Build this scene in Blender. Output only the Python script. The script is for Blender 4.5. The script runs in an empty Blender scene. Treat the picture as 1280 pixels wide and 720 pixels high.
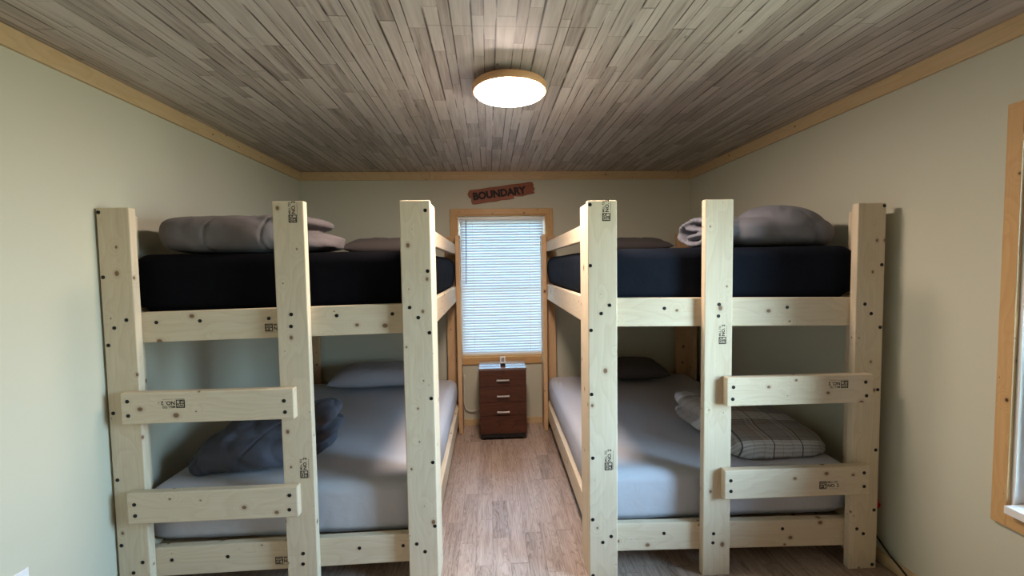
import bpy, bmesh, math, random
from mathutils import Vector, Matrix, noise

random.seed(7)
sc = bpy.context.scene
COL = sc.collection
PI = math.pi

# ------------------------------------------------------------------ dimensions (metres)
BACK, FRONT, LEFT, RIGHT, TOP = 4.125, -1.9, -1.742, 1.994, 2.449
T, W = 0.038, 0.14                       # two-by-six lumber

# ------------------------------------------------------------------ node helpers
def new_mat(name):
    m = bpy.data.materials.new(name)
    m.use_nodes = True
    nt = m.node_tree
    for n in list(nt.nodes):
        nt.nodes.remove(n)
    out = nt.nodes.new('ShaderNodeOutputMaterial')
    return m, nt, out

class G:
    """small wrapper to write node graphs tersely"""
    def __init__(self, nt): self.nt = nt
    def n(self, t, **kw):
        nd = self.nt.nodes.new(t)
        for k, v in kw.items(): setattr(nd, k, v)
        return nd
    def link(self, a, b): self.nt.links.new(a, b)
    def setin(self, nd, key, v):
        s = nd.inputs[key]
        if isinstance(v, bpy.types.NodeSocket): self.link(v, s)
        else: s.default_value = v
    def math(self, op, a, b=0.0, c=None, clamp=False):
        nd = self.n('ShaderNodeMath', operation=op); nd.use_clamp = clamp
        self.setin(nd, 0, a); self.setin(nd, 1, b)
        if c is not None: self.setin(nd, 2, c)
        return nd.outputs[0]
    def vmath(self, op, a, b=(0, 0, 0)):
        nd = self.n('ShaderNodeVectorMath', operation=op)
        self.setin(nd, 0, a); self.setin(nd, 1, b)
        return nd.outputs[0]
    def comb(self, x, y, z):
        nd = self.n('ShaderNodeCombineXYZ')
        self.setin(nd, 0, x); self.setin(nd, 1, y); self.setin(nd, 2, z)
        return nd.outputs[0]
    def sep(self, v):
        nd = self.n('ShaderNodeSeparateXYZ'); self.setin(nd, 0, v)
        return nd.outputs
    def noise(self, v, scale, detail=3, rough=0.5, dist=0.0):
        nd = self.n('ShaderNodeTexNoise'); self.setin(nd, 'Vector', v)
        nd.inputs['Scale'].default_value = scale; nd.inputs['Detail'].default_value = detail
        nd.inputs['Roughness'].default_value = rough; nd.inputs['Distortion'].default_value = dist
        return nd.outputs[0]
    def white(self, v):
        nd = self.n('ShaderNodeTexWhiteNoise', noise_dimensions='3D'); self.setin(nd, 'Vector', v)
        return nd.outputs
    def ramp(self, f, stops, interp='LINEAR'):
        nd = self.n('ShaderNodeValToRGB'); self.setin(nd, 0, f)
        cr = nd.color_ramp; cr.interpolation = interp
        while len(cr.elements) < len(stops): cr.elements.new(0.5)
        for e, (p, c) in zip(cr.elements, stops):
            e.position = p; e.color = (*c, 1) if len(c) == 3 else c
        return nd.outputs[0]
    def mix(self, f, a, b, mode='MIX'):
        nd = self.n('ShaderNodeMix', data_type='RGBA', blend_type=mode)
        self.setin(nd, 0, f)
        for k, v in ((6, a), (7, b)):
            if isinstance(v, bpy.types.NodeSocket): self.link(v, nd.inputs[k])
            else: nd.inputs[k].default_value = (*v, 1)
        return nd.outputs[2]
    def rng(self, v, a, b, c=0.0, d=1.0):
        nd = self.n('ShaderNodeMapRange'); self.setin(nd, 0, v)
        for i, x in enumerate((a, b, c, d)): nd.inputs[i + 1].default_value = x
        return nd.outputs[0]
    def bump(self, h, s=0.2, d=0.002):
        nd = self.n('ShaderNodeBump'); self.setin(nd, 'Height', h)
        nd.inputs['Strength'].default_value = s; nd.inputs['Distance'].default_value = d
        return nd.outputs[0]
    def bsdf(self, out, color, rough=0.6, spec=0.4, normal=None, coat=0.0, sheen=0.0):
        b = self.n('ShaderNodeBsdfPrincipled')
        if isinstance(color, bpy.types.NodeSocket): self.link(color, b.inputs['Base Color'])
        else: b.inputs['Base Color'].default_value = (*color, 1)
        self.setin(b, 'Roughness', rough)
        b.inputs['Specular IOR Level'].default_value = spec
        b.inputs['Coat Weight'].default_value = coat
        if coat: b.inputs['Coat Roughness'].default_value = 0.06
        b.inputs['Sheen Weight'].default_value = sheen
        if normal is not None: self.link(normal, b.inputs['Normal'])
        self.link(b.outputs[0], out.inputs[0])
        return b

def plain(name, c, rough=0.5, spec=0.4, metal=0.0, bump_scale=0, bump_s=0.1, coat=0.0):
    m, nt, out = new_mat(name); g = G(nt)
    tc = g.n('ShaderNodeTexCoord').outputs['Object']
    v = g.noise(tc, 30, 2)
    col = g.mix(v, tuple(x * 0.95 for x in c), tuple(min(1, x * 1.05) for x in c))
    nm = g.bump(g.noise(tc, bump_scale, 2), bump_s, 0.001) if bump_scale else None
    b = g.bsdf(out, col, rough, spec, nm, coat)
    b.inputs['Metallic'].default_value = metal
    return m

# ------------------------------------------------------------------ materials
def lumber(name, light, dark, knot, grain=0.55, knots=1.0, rough=0.62):
    m, nt, out = new_mat(name); g = G(nt)
    tc = g.n('ShaderNodeTexCoord').outputs['Object']
    rnd = g.n('ShaderNodeObjectInfo').outputs['Random']
    off = g.comb(g.math('MULTIPLY', rnd, 57.0), g.math('MULTIPLY', rnd, 31.0), g.math('MULTIPLY', rnd, 17.0))
    p = g.vmath('ADD', tc, off)
    # knots bend the grain around them
    vo = g.n('ShaderNodeTexVoronoi', feature='F1', voronoi_dimensions='2D'); vo.inputs['Scale'].default_value = 8.5
    px, py, pz = g.sep(p)
    g.link(g.comb(g.math('MULTIPLY', px, 0.8), g.math('ADD', py, pz), 0.0), vo.inputs['Vector'])
    d = vo.outputs['Distance']
    near = g.math('MULTIPLY', g.rng(d, 0.0, 0.34, 1.0, 0.0), g.math('POWER', g.sep(vo.outputs['Color'])[0], 2.0))
    x, y, z = g.sep(p)
    # growth rings: bands across the width, drawn out along the length
    wob = g.noise(g.comb(g.math('MULTIPLY', x, 1.3), g.math('MULTIPLY', y, 5.0), g.math('MULTIPLY', z, 5.0)), 1.0, 2, 0.5)
    ring = g.math('ADD', g.math('MULTIPLY', y, 7.0), g.math('MULTIPLY', wob, 6.0))
    ring = g.math('ADD', ring, g.math('MULTIPLY', near, 2.2))
    ring = g.math('ADD', ring, g.math('MULTIPLY', z, 9.0))
    fr = g.math('FRACT', g.math('MULTIPLY', ring, 2.2))
    band = g.ramp(fr, [(0.0, (0, 0, 0)), (0.62, (0.55,) * 3), (0.86, (1, 1, 1)), (1.0, (0, 0, 0))])
    fib = g.noise(g.vmath('MULTIPLY', p, (3.0, 130.0, 130.0)), 1.0, 3, 0.6)
    blot = g.noise(g.vmath('MULTIPLY', p, (1.5, 5.0, 5.0)), 1.0, 2)
    f = g.math('ADD', g.math('MULTIPLY', band, 0.42 * grain), g.math('MULTIPLY', g.rng(fib, 0.25, 0.75), 0.50 * grain))
    f = g.math('ADD', f, g.math('MULTIPLY', blot, 0.35 * grain), clamp=True)
    col = g.mix(f, light, dark)
    size = g.math('MULTIPLY', g.math('POWER', g.sep(vo.outputs['Color'])[0], 2.6), 0.088 * knots)
    kd = g.math('DIVIDE', d, g.math('ADD', size, 0.004))
    k1 = g.rng(kd, 0.75, 1.25, 1.0, 0.0)
    k0 = g.rng(kd, 1.0, 2.6, 0.36, 0.0)
    col = g.mix(k0, col, tuple(0.55 * a + 0.45 * b for a, b in zip(dark, knot)))
    col = g.mix(k1, col, knot)
    nm = g.bump(fib, 0.12, 0.001)
    g.bsdf(out, col, rough, 0.3, nm)
    return m

def planks(name, wide, long, ramp_stops, gap_col, grain_amt, gap_w, rough, spec, kind):
    """boards running along Y, each with its own tone, grain and end joints"""
    m, nt, out = new_mat(name); g = G(nt)
    tc = g.n('ShaderNodeTexCoord').outputs['Object']
    x, y, z = g.sep(tc)
    u = g.math('DIVIDE', g.math('ADD', x, g.math('MULTIPLY', g.math('SINE', g.math('MULTIPLY', x, 41.0)), 0.010 if kind == 'ceiling' else 0.0)), wide)
    row = g.math('FLOOR', u)
    r1 = g.white(g.comb(row, 3.0, 1.0))[0]
    v = g.math('ADD', g.math('DIVIDE', y, long), g.math('MULTIPLY', r1, 7.31))
    # a second random stretch so the boards of a row differ in length
    v = g.math('ADD', v, g.math('MULTIPLY', g.math('SINE', g.math('MULTIPLY', v, 2.4)), 0.28))
    cell = g.math('FLOOR', v)
    wn = g.white(g.comb(row, cell, 5.0))
    rv, rc = wn[0], wn[1]
    fu, fv = g.math('FRACT', u), g.math('FRACT', v)
    eu = g.math('MULTIPLY', g.math('MINIMUM', fu, g.math('SUBTRACT', 1.0, fu)), wide)
    ev = g.math('MULTIPLY', g.math('MINIMUM', fv, g.math('SUBTRACT', 1.0, fv)), long)
    q = g.vmath('ADD', tc, g.vmath('MULTIPLY', rc, (40.0, 40.0, 40.0)))
    grain = g.rng(g.noise(g.vmath('MULTIPLY', q, (75.0, 3.5, 1.0)), 1.0, 4, 0.62, 0.4), 0.22, 0.78)
    broad = g.rng(g.noise(g.vmath('MULTIPLY', q, (16.0, 1.6, 1.0)), 1.0, 3, 0.55, 1.2), 0.2, 0.8)
    qs = g.sep(q)
    cath = g.math('FRACT', g.math('ADD', g.math('MULTIPLY', broad, 7.0), g.math('MULTIPLY', qs[0], 9.0)))
    f = g.math('ADD', g.math('MULTIPLY', rv, 0.42 if kind == 'ceiling' else 0.30), g.math('MULTIPLY', grain, 0.38 * grain_amt))
    f = g.math('ADD', f, g.math('MULTIPLY', broad, 0.30 * grain_amt))
    if kind == 'floor':
        f = g.math('ADD', f, g.math('MULTIPLY', g.rng(cath, 0.45, 1.0, 0.0, 0.36), 1.0))
    f = g.math('SUBTRACT', f, 0.08, clamp=True)
    col = g.ramp(f, ramp_stops)
    wear = g.noise(g.vmath('MULTIPLY', tc, (23.0, 3.4, 1.0)), 1.0, 4, 0.65)
    if kind == 'ceiling':
        edge = g.math('MULTIPLY', g.rng(eu, 0.0008, gap_w, 1.0, 0.0), g.rng(wear, 0.38, 0.52, 0.0, 1.0))
        spots = g.n('ShaderNodeTexVoronoi', feature='F1'); spots.inputs['Scale'].default_value = 1.0
        g.link(g.vmath('MULTIPLY', tc, (9.0, 4.0, 1.0)), spots.inputs['Vector'])
        sp = g.math('MULTIPLY', g.rng(spots.outputs['Distance'], 0.03, 0.07, 1.0, 0.0),
                    g.math('GREATER_THAN', g.sep(spots.outputs['Color'])[1], 0.55))
        edge = g.math('MAXIMUM', edge, g.math('MULTIPLY', sp, 0.7))
        # the joint between two ceiling panels
        seam = g.math('MULTIPLY', g.math('COMPARE', y, 1.655, 0.0025), g.math('COMPARE', x, 0.10, 0.33))
        edge = g.math('MAXIMUM', edge, g.math('MULTIPLY', seam, 0.4))
        end = g.math('MULTIPLY', g.rng(ev, 0.0005, 0.0025, 0.45, 0.0), 1.0)
        edge = g.math('MAXIMUM', edge, end)
    else:
        edge = g.math('MULTIPLY', g.math('MAXIMUM', g.rng(eu, 0.0005, gap_w, 0.75, 0.0), g.rng(ev, 0.0005, gap_w, 0.75, 0.0)), 0.8)
    col = g.mix(edge, col, gap_col)
    nm = g.bump(g.math('SUBTRACT', grain, edge), 0.12, 0.0012)
    rr = g.math('ADD', g.math('MULTIPLY', grain, 0.12), rough)
    g.bsdf(out, col, rr, spec, nm)
    return m

def paint(name, c):
    m, nt, out = new_mat(name); g = G(nt)
    tc = g.n('ShaderNodeTexCoord').outputs['Object']
    n1 = g.noise(tc, 160, 3, 0.6); n2 = g.noise(tc, 2.0, 2)
    col = g.mix(g.math('MULTIPLY', n2, 1.0), tuple(x * 0.985 for x in c), tuple(min(1, x * 1.015) for x in c))
    g.bsdf(out, col, 0.72, 0.25, g.bump(n1, 0.16, 0.0012))
    return m

def fabric(name, c, sheen=0.1, weave=700, wr_scale=14, wr=0.35, c2=None, spec=0.15):
    m, nt, out = new_mat(name); g = G(nt)
    tc = g.n('ShaderNodeTexCoord').outputs['Object']
    n1 = g.noise(tc, weave, 2, 0.6)
    n2 = g.noise(tc, wr_scale, 4, 0.55, 0.8)
    n3 = g.noise(tc, 3.0, 2)
    col = g.mix(g.math('ADD', g.math('MULTIPLY', n1, 0.6), g.math('MULTIPLY', n3, 0.4)),
                tuple(x * 0.88 for x in c), c2 or tuple(min(1, x * 1.1) for x in c))
    h = g.math('ADD', g.math('MULTIPLY', n2, 1.0), g.math('MULTIPLY', n1, 0.05))
    g.bsdf(out, col, 0.85, spec, g.bump(h, wr, 0.008), sheen=sheen)
    return m

def plaid_mat():
    m, nt, out = new_mat('plaid_cotton'); g = G(nt)
    tc = g.n('ShaderNodeTexCoord').outputs['Object']
    wob = g.noise(tc, 5.0, 2)
    x, y, z = g.sep(g.vmath('ADD', tc, g.comb(g.math('MULTIPLY', wob, 0.03), g.math('MULTIPLY', wob, 0.03), 0.0)))
    v = g.math('ADD', y, z)                     # runs up the front edge and back over the top
    def lines(c, period, width, phase=0.0):
        f = g.math('FRACT', g.math('ADD', g.math('DIVIDE', c, period), phase))
        return g.math('COMPARE', f, 0.5, width / period / 2)
    base = g.mix(g.noise(tc, 9.0, 2), (0.34, 0.32, 0.32), (0.42, 0.395, 0.40))
    col = base
    # pale stripe band near the front edge and again further back
    fb = g.math('FRACT', g.math('ADD', g.math('DIVIDE', v, 0.34), 0.62))
    band = g.math('MULTIPLY', g.math('COMPARE', fb, 0.60, 0.15), g.math('ADD', 0.55, g.math('MULTIPLY', lines(v, 0.022, 0.012), 0.45)))
    col = g.mix(g.math('MULTIPLY', band, 0.9), col, (0.72, 0.74, 0.80))
    band2 = g.math('MULTIPLY', g.math('COMPARE', fb, 0.38, 0.07), lines(v, 0.018, 0.007))
    col = g.mix(g.math('MULTIPLY', band2, 0.5), col, (0.10, 0.095, 0.10))
    col = g.mix(g.math('MULTIPLY', lines(v, 0.075, 0.004, 0.2), 0.5), col, (0.09, 0.085, 0.09))
    bx = g.math('MULTIPLY', g.math('COMPARE', g.math('FRACT', g.math('DIVIDE', x, 0.17)), 0.7, 0.18), lines(x, 0.028, 0.010))
    col = g.mix(g.math('MULTIPLY', bx, 0.32), col, (0.68, 0.69, 0.72))
    col = g.mix(g.math('MULTIPLY', lines(x, 0.165, 0.006, 0.35), 0.85), col, (0.045, 0.045, 0.05))
    col = g.mix(g.math('MULTIPLY', lines(x, 0.055, 0.003, 0.1), 0.4), col, (0.12, 0.11, 0.11))
    g.bsdf(out, col, 0.85, 0.15, g.bump(g.noise(tc, 18, 4, 0.55, 0.8), 0.4, 0.008), sheen=0.08)
    return m

M = {}
M['pine'] = lumber('raw_pine', (0.73, 0.625, 0.47), (0.54, 0.40, 0.26), (0.215, 0.115, 0.065))
M['pine_back'] = lumber('back_post_pine', (0.66, 0.44, 0.25), (0.46, 0.27, 0.13), (0.10, 0.045, 0.02))  # darker, more orange pine for the back posts and back rails
M['honey'] = lumber('varnished_pine_trim', (0.64, 0.40, 0.185), (0.43, 0.235, 0.085), (0.075, 0.03, 0.012), grain=0.5, knots=0.6, rough=0.42)
M['honey_pale'] = lumber('pale_pine_trim', (0.66, 0.50, 0.30), (0.48, 0.325, 0.165), (0.10, 0.04, 0.015), grain=0.6, knots=0.55, rough=0.45)
M['paint'] = paint('sage_wall_paint', (0.565, 0.555, 0.45))
M['ceiling'] = planks('whitewashed_strip_boards', 0.055, 0.46,
    [(0.0, (0.66, 0.605, 0.575)), (0.35, (0.58, 0.525, 0.495)), (0.65, (0.43, 0.375, 0.35)), (1.0, (0.20, 0.162, 0.145))],
    (0.06, 0.040, 0.030), 1.2, 0.0046, 0.36, 0.5, 'ceiling')
M['floor'] = planks('vinyl_oak_planks', 0.092, 0.62,
    [(0.0, (0.56, 0.44, 0.375)), (0.35, (0.455, 0.345, 0.285)), (0.65, (0.33, 0.24, 0.19)), (1.0, (0.17, 0.115, 0.085))],
    (0.09, 0.06, 0.045), 1.1, 0.0018, 0.34, 0.45, 'floor')
M['sheet_black'] = fabric('black_sheet', (0.0055, 0.0055, 0.0075), 0.0, wr=0.4, spec=0.03)
M['sheet_navy'] = fabric('dark_navy_sheet', (0.0095, 0.0115, 0.018), 0.0, wr=0.4, spec=0.05)
M['sheet_grey'] = fabric('pale_grey_sheet', (0.50, 0.49, 0.525), 0.05, wr=0.30)
M['sheet_grey2'] = fabric('cool_grey_sheet', (0.49, 0.49, 0.54), 0.05, wr=0.30)
M['taupe'] = fabric('taupe_pillowcase', (0.16, 0.135, 0.13), 0.1)
M['dusk'] = fabric('dark_pillowcase', (0.10, 0.088, 0.09), 0.05)
M['pale_case'] = fabric('grey_pillowcase', (0.36, 0.34, 0.37), 0.08)
M['grey_comf'] = fabric('taupe_grey_comforter', (0.155, 0.14, 0.145), 0.08, wr_scale=7)
M['blue_comf'] = fabric('blue_grey_comforter', (0.205, 0.208, 0.245), 0.08, wr_scale=7)
M['slate_comf'] = fabric('slate_comforter', (0.082, 0.082, 0.105), 0.08, wr_scale=7)
M['lining'] = fabric('comforter_lining', (0.24, 0.21, 0.21), 0.08, wr_scale=7)
M['plaid'] = plaid_mat()
M['black'] = plain('black_steel', (0.010, 0.010, 0.011), 0.4, 0.4, 0.3)
M['ink'] = plain('black_ink', (0.035, 0.03, 0.028), 0.8, 0.1)
M['vinyl'] = plain('white_vinyl', (0.80, 0.80, 0.80), 0.35, 0.4)
M['walnut'] = lumber('dark_walnut_veneer', (0.115, 0.042, 0.023), (0.035, 0.012, 0.008), (0.03, 0.01, 0.006), grain=0.9, knots=0.0, rough=0.35)
M['nickel'] = plain('brushed_nickel', (0.72, 0.70, 0.69), 0.3, 0.5, 0.9)
M['plastic_black'] = plain('black_plastic', (0.012, 0.012, 0.013), 0.5, 0.4)
M['plastic_white'] = plain('white_plastic', (0.82, 0.82, 0.84), 0.35, 0.4)
M['plastic_grey'] = plain('grey_plastic', (0.25, 0.25, 0.27), 0.4, 0.4)
M['red'] = plain('red_plastic', (0.65, 0.03, 0.04), 0.45, 0.4)
M['cord_black'] = plain('black_rubber', (0.012, 0.012, 0.013), 0.6, 0.3)
M['cord_white'] = plain('white_rubber', (0.75, 0.73, 0.68), 0.5, 0.3)
M['sign_wood'] = lumber('red_brown_sign_wood', (0.33, 0.105, 0.05), (0.19, 0.055, 0.028), (0.08, 0.02, 0.012), grain=0.9, knots=0.3, rough=0.5)
M['sign_ink'] = plain('burnt_black', (0.022, 0.011, 0.009), 0.6, 0.3)
M['rim'] = plain('oak_lamp_ring', (0.68, 0.38, 0.19), 0.35, 0.5)
M['deck'] = lumber('slat_pine', (0.60, 0.44, 0.27), (0.42, 0.27, 0.14), (0.1, 0.05, 0.03))

def top_mat():
    m, nt, out = new_mat('glossy_dark_top'); g = G(nt)
    tc = g.n('ShaderNodeTexCoord').outputs['Object']
    n = g.noise(g.vmath('MULTIPLY', tc, (4, 60, 1)), 1.0, 3)
    col = g.mix(n, (0.085, 0.036, 0.024), (0.125, 0.055, 0.036))
    b = g.bsdf(out, col, 0.10, 0.5, None, coat=1.0)
    b.inputs['Coat IOR'].default_value = 1.9
    b.inputs['IOR'].default_value = 1.6
    return m
M['gloss_top'] = top_mat()

def blind_mat():
    m, nt, out = new_mat('white_blind_vinyl'); g = G(nt)
    tc = g.n('ShaderNodeTexCoord').outputs['Object']
    c = g.mix(g.noise(tc, 3.0, 2), (0.70, 0.80, 0.88), (0.78, 0.87, 0.94))
    d = g.n('ShaderNodeBsdfDiffuse'); g.link(c, d.inputs[0])
    t = g.n('ShaderNodeBsdfTranslucent'); g.link(c, t.inputs[0])
    mx = g.n('ShaderNodeMixShader'); mx.inputs[0].default_value = 0.10
    g.link(d.outputs[0], mx.inputs[1]); g.link(t.outputs[0], mx.inputs[2])
    g.link(mx.outputs[0], out.inputs[0])
    return m
M['blind'] = blind_mat()

def glass_mat():
    m, nt, out = new_mat('window_glass'); g = G(nt)
    t = g.n('ShaderNodeBsdfTransparent'); t.inputs[0].default_value = (0.95, 0.98, 0.97, 1)
    gl = g.n('ShaderNodeBsdfGlossy'); gl.inputs['Roughness'].default_value = 0.02
    fr = g.n('ShaderNodeFresnel'); fr.inputs[0].default_value = 1.3
    mx = g.n('ShaderNodeMixShader'); g.link(fr.outputs[0], mx.inputs[0])
    g.link(t.outputs[0], mx.inputs[1]); g.link(gl.outputs[0], mx.inputs[2])
    g.link(mx.outputs[0], out.inputs[0])
    return m
M['glass'] = glass_mat()

LAMP_STRENGTH = 170.0
LAMP_COLOR = (1.0, 0.81, 0.68)
def lamp_mat():
    m, nt, out = new_mat('lit_lamp_diffuser'); g = G(nt)
    e = g.n('ShaderNodeEmission'); e.inputs[0].default_value = (*LAMP_COLOR, 1); e.inputs[1].default_value = LAMP_STRENGTH
    g.link(e.outputs[0], out.inputs[0])
    return m
M['lamp'] = lamp_mat()

# ------------------------------------------------------------------ object helpers
def mesh_obj(name, bm, mat, parent=None, mtx=None, smooth=False):
    me = bpy.data.meshes.new(name)
    bm.normal_update(); bm.to_mesh(me); bm.free()
    if mat is not None: me.materials.append(mat)
    if smooth:
        me.polygons.foreach_set('use_smooth', [True] * len(me.polygons))
    return link(name, me, parent, mtx)

def link(name, me, parent=None, mtx=None):
    o = bpy.data.objects.new(name, me)
    COL.objects.link(o)
    if parent is not None: o.parent = parent
    if mtx is not None: o.matrix_basis = mtx
    return o

def tag(o, label, cat, group=None):
    o['label'] = label; o['category'] = cat
    if group: o['group'] = group
    return o

def struct(o):
    o['kind'] = 'structure'; return o

def empty(name, loc=(0, 0, 0), rz=0.0):
    o = bpy.data.objects.new(name, None); COL.objects.link(o)
    o.empty_display_size = 0.1
    o.location = loc; o.rotation_euler = (0, 0, rz)
    return o

def frame_mtx(c, xdir, zdir):
    x = Vector(xdir).normalized(); z = Vector(zdir).normalized(); y = z.cross(x).normalized()
    m = Matrix((x, y, z)).transposed().to_4x4(); m.translation = Vector(c)
    return m

def bm_box(bm, c, d, rot=None):
    r = bmesh.ops.create_cube(bm, size=1.0)
    mt = Matrix.Translation(c) @ (rot.to_4x4() if rot else Matrix.Identity(4)) @ Matrix.Diagonal((*d, 1))
    bmesh.ops.transform(bm, matrix=mt, verts=r['verts'])
    return r['verts']

def bevel_all(bm, w, seg=2):
    bmesh.ops.bevel(bm, geom=list(bm.edges), offset=w, segments=seg, profile=0.5, affect='EDGES')

def box_obj(name, lo, hi, mat, parent=None, bevel=0.0, mtx=None):
    """box between two corners, own origin at its centre"""
    lo, hi = Vector(lo), Vector(hi); c = (lo + hi) / 2; d = hi - lo
    bm = bmesh.new(); bm_box(bm, (0, 0, 0), d)
    if bevel: bevel_all(bm, bevel)
    m = Matrix.Translation(c)
    return mesh_obj(name, bm, mat, parent, mtx @ m if mtx else m)

def board(name, parent, c, L, w, t, xdir, zdir, mat, bev=0.0045):
    """sawn board: length along its own X, width along Y, thickness along Z (zdir = the face it shows)"""
    bm = bmesh.new(); bm_box(bm, (0, 0, 0), (L, w, t))
    bevel_all(bm, min(bev, t * 0.2), 2)
    return mesh_obj(name, bm, mat, parent, frame_mtx(c, xdir, zdir))

def tube(bm, pts, r, n=10, cap=True):
    pts = [Vector(p) for p in pts]; rings = []
    up = Vector((0, 0, 1))
    for i, p in enumerate(pts):
        d = (pts[min(i + 1, len(pts) - 1)] - pts[max(i - 1, 0)]).normalized()
        a = d.cross(up)
        if a.length < 1e-3: a = d.cross(Vector((1, 0, 0)))
        a.normalize(); b = d.cross(a).normalized()
        rings.append([bm.verts.new(p + a * (r * math.cos(2 * PI * k / n)) + b * (r * math.sin(2 * PI * k / n))) for k in range(n)])
    for A, B in zip(rings, rings[1:]):
        for k in range(n): bm.faces.new((A[k], A[(k + 1) % n], B[(k + 1) % n], B[k]))
    if cap:
        bm.faces.new(rings[0][::-1]); bm.faces.new(rings[-1])
    bmesh.ops.recalc_face_normals(bm, faces=bm.faces)

def spline(pts, n=8):
    pts = [Vector(p) for p in pts]; out = []
    P = [pts[0] * 2 - pts[1]] + pts + [pts[-1] * 2 - pts[-2]]
    for i in range(1, len(P) - 2):
        for k in range(n):
            t = k / n
            out.append(0.5 * ((2 * P[i]) + (P[i + 1] - P[i - 1]) * t + (2 * P[i - 1] - 5 * P[i] + 4 * P[i + 1] - P[i + 2]) * t * t
                              + (3 * P[i] - P[i - 1] - 3 * P[i + 1] + P[i + 2]) * t ** 3))
    out.append(pts[-1]); return out

def lathe(bm, prof, n=48):
    rings = []
    for r, z in prof:
        if r < 1e-5: rings.append([bm.verts.new((0, 0, z))])
        else: rings.append([bm.verts.new((r * math.cos(2 * PI * k / n), r * math.sin(2 * PI * k / n), z)) for k in range(n)])
    for A, B in zip(rings, rings[1:]):
        for k in range(n):
            if len(A) == 1: bm.faces.new((A[0], B[(k + 1) % n], B[k]))
            elif len(B) == 1: bm.faces.new((A[k], A[(k + 1) % n], B[0]))
            else: bm.faces.new((A[k], A[(k + 1) % n], B[(k + 1) % n], B[k]))
    bmesh.ops.recalc_face_normals(bm, faces=bm.faces)

def text_bm(body, size, depth=0.0, bold=0.0, align='LEFT'):
    cu = bpy.data.curves.new('lettering', 'FONT')
    cu.body = body; cu.size = size; cu.extrude = depth; cu.offset = bold; cu.align_x = align; cu.resolution_u = 3
    ob = bpy.data.objects.new('lettering', cu); COL.objects.link(ob)
    dg = bpy.context.evaluated_depsgraph_get()
    me = bpy.data.meshes.new_from_object(ob.evaluated_get(dg))
    bm = bmesh.new(); bm.from_mesh(me)
    bpy.data.objects.remove(ob); bpy.data.curves.remove(cu); bpy.data.meshes.remove(me)
    return bm

def merge(dst, src, mtx):
    me = bpy.data.meshes.new('tmp'); src.to_mesh(me); src.free()
    me.transform(mtx); dst.from_mesh(me); bpy.data.meshes.remove(me)

# ------------------------------------------------------------------ soft goods
def rounded_box_bm(dim, r, n):
    """closed box with rounded edges, evenly gridded so that it can be wrinkled"""
    bm = bmesh.new(); hx, hy, hz = dim[0] / 2, dim[1] / 2, dim[2] / 2
    seen = {}
    def vert(p):
        k = tuple(round(c, 5) for c in p)
        if k not in seen:
            q = Vector(p); inner = Vector((max(-hx + r, min(hx - r, q.x)), max(-hy + r, min(hy - r, q.y)), max(-hz + r, min(hz - r, q.z))))
            d = q - inner
            seen[k] = bm.verts.new(inner + d.normalized() * r if d.length > 1e-9 else q)
        return seen[k]
    def axis(h, m):
        # denser near the ends, where the rounding is
        e = [-h, -h + r * 0.35, -h + r * 0.7]
        mid = [-h + r + (2 * h - 2 * r) * i / m for i in range(m + 1)]
        return e + mid + [h - r * 0.7, h - r * 0.35, h]
    ax, ay, az = axis(hx, n[0]), axis(hy, n[1]), axis(hz, n[2])
    def face(A, B, f):
        for a0, a1 in zip(A, A[1:]):
            for b0, b1 in zip(B, B[1:]):
                q = [vert(f(a0, b0)), vert(f(a1, b0)), vert(f(a1, b1)), vert(f(a0, b1))]
                if len(set(q)) == 4: bm.faces.new(q)
    for s in (-1, 1):
        face(ax, ay, lambda a, b: (a, b, s * hz)); face(ax, az, lambda a, b: (a, s * hy, b)); face(ay, az, lambda a, b: (s * hx, a, b))
    bmesh.ops.recalc_face_normals(bm, faces=bm.faces)
    bm.normal_update()
    return bm

def fitted_mattress(name, dim, mat, seed, parent=None, mtx=None, pleat=0.006, lip=0.028):
    """mattress in a fitted sheet: tucked between the rails for its lowest part (lip), swelling out above them"""
    bm = rounded_box_bm(dim, min(0.055, dim[2] * 0.22), (60, 80, 14))
    hz = dim[2] / 2
    for v in bm.verts:
        p = v.co.copy(); n = v.normal.copy()
        side = 1 - abs(n.z)
        t = max(0.0, min(1.0, (hz - p.z) / dim[2]))            # 0 at the top, 1 at the bottom
        q = Vector((p.x, p.y, p.z)) + Vector((seed, seed * 2.3, 0))
        d = 0.004 * noise.noise(q * 3.5) + 0.0018 * noise.noise(q * 11)
        along = p.x if abs(n.y) > abs(n.x) else p.y
        pl = abs(noise.noise(Vector((along * 26 + seed - p.z * 5, p.z * 2, seed)))) * pleat * (t ** 1.6) * side
        d -= pl
        if n.z > 0.5:                                          # soft drag lines across the top
            dd = noise.noise(Vector((p.x * 1.2 + p.y * 2 + seed, p.y * 22 + 8 * noise.noise(q * 1.7), 0)))
            d = 0.5 * d + 0.0018 * dd - 0.002
        w = max(0.0, min(1.0, (p.z + hz - lip) / 0.012)); w = w * w * (3 - 2 * w)
        if w < 1 and side > 0.3: d = d * w - 0.003 * (1 - w)
        p = p + n * d
        bul = w * (0.6 + 0.4 * math.sin(PI * min(1, t * 1.15)))
        p.x += 0.034 * bul * max(-1, min(1, p.x / (dim[0] / 2 - 0.06))) ** 9
        p.y += 0.008 * bul * max(-1, min(1, p.y / (dim[1] / 2 - 0.06))) ** 9
        v.co = p
    return mesh_obj(name, bm, mat, parent, mtx, True)

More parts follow.
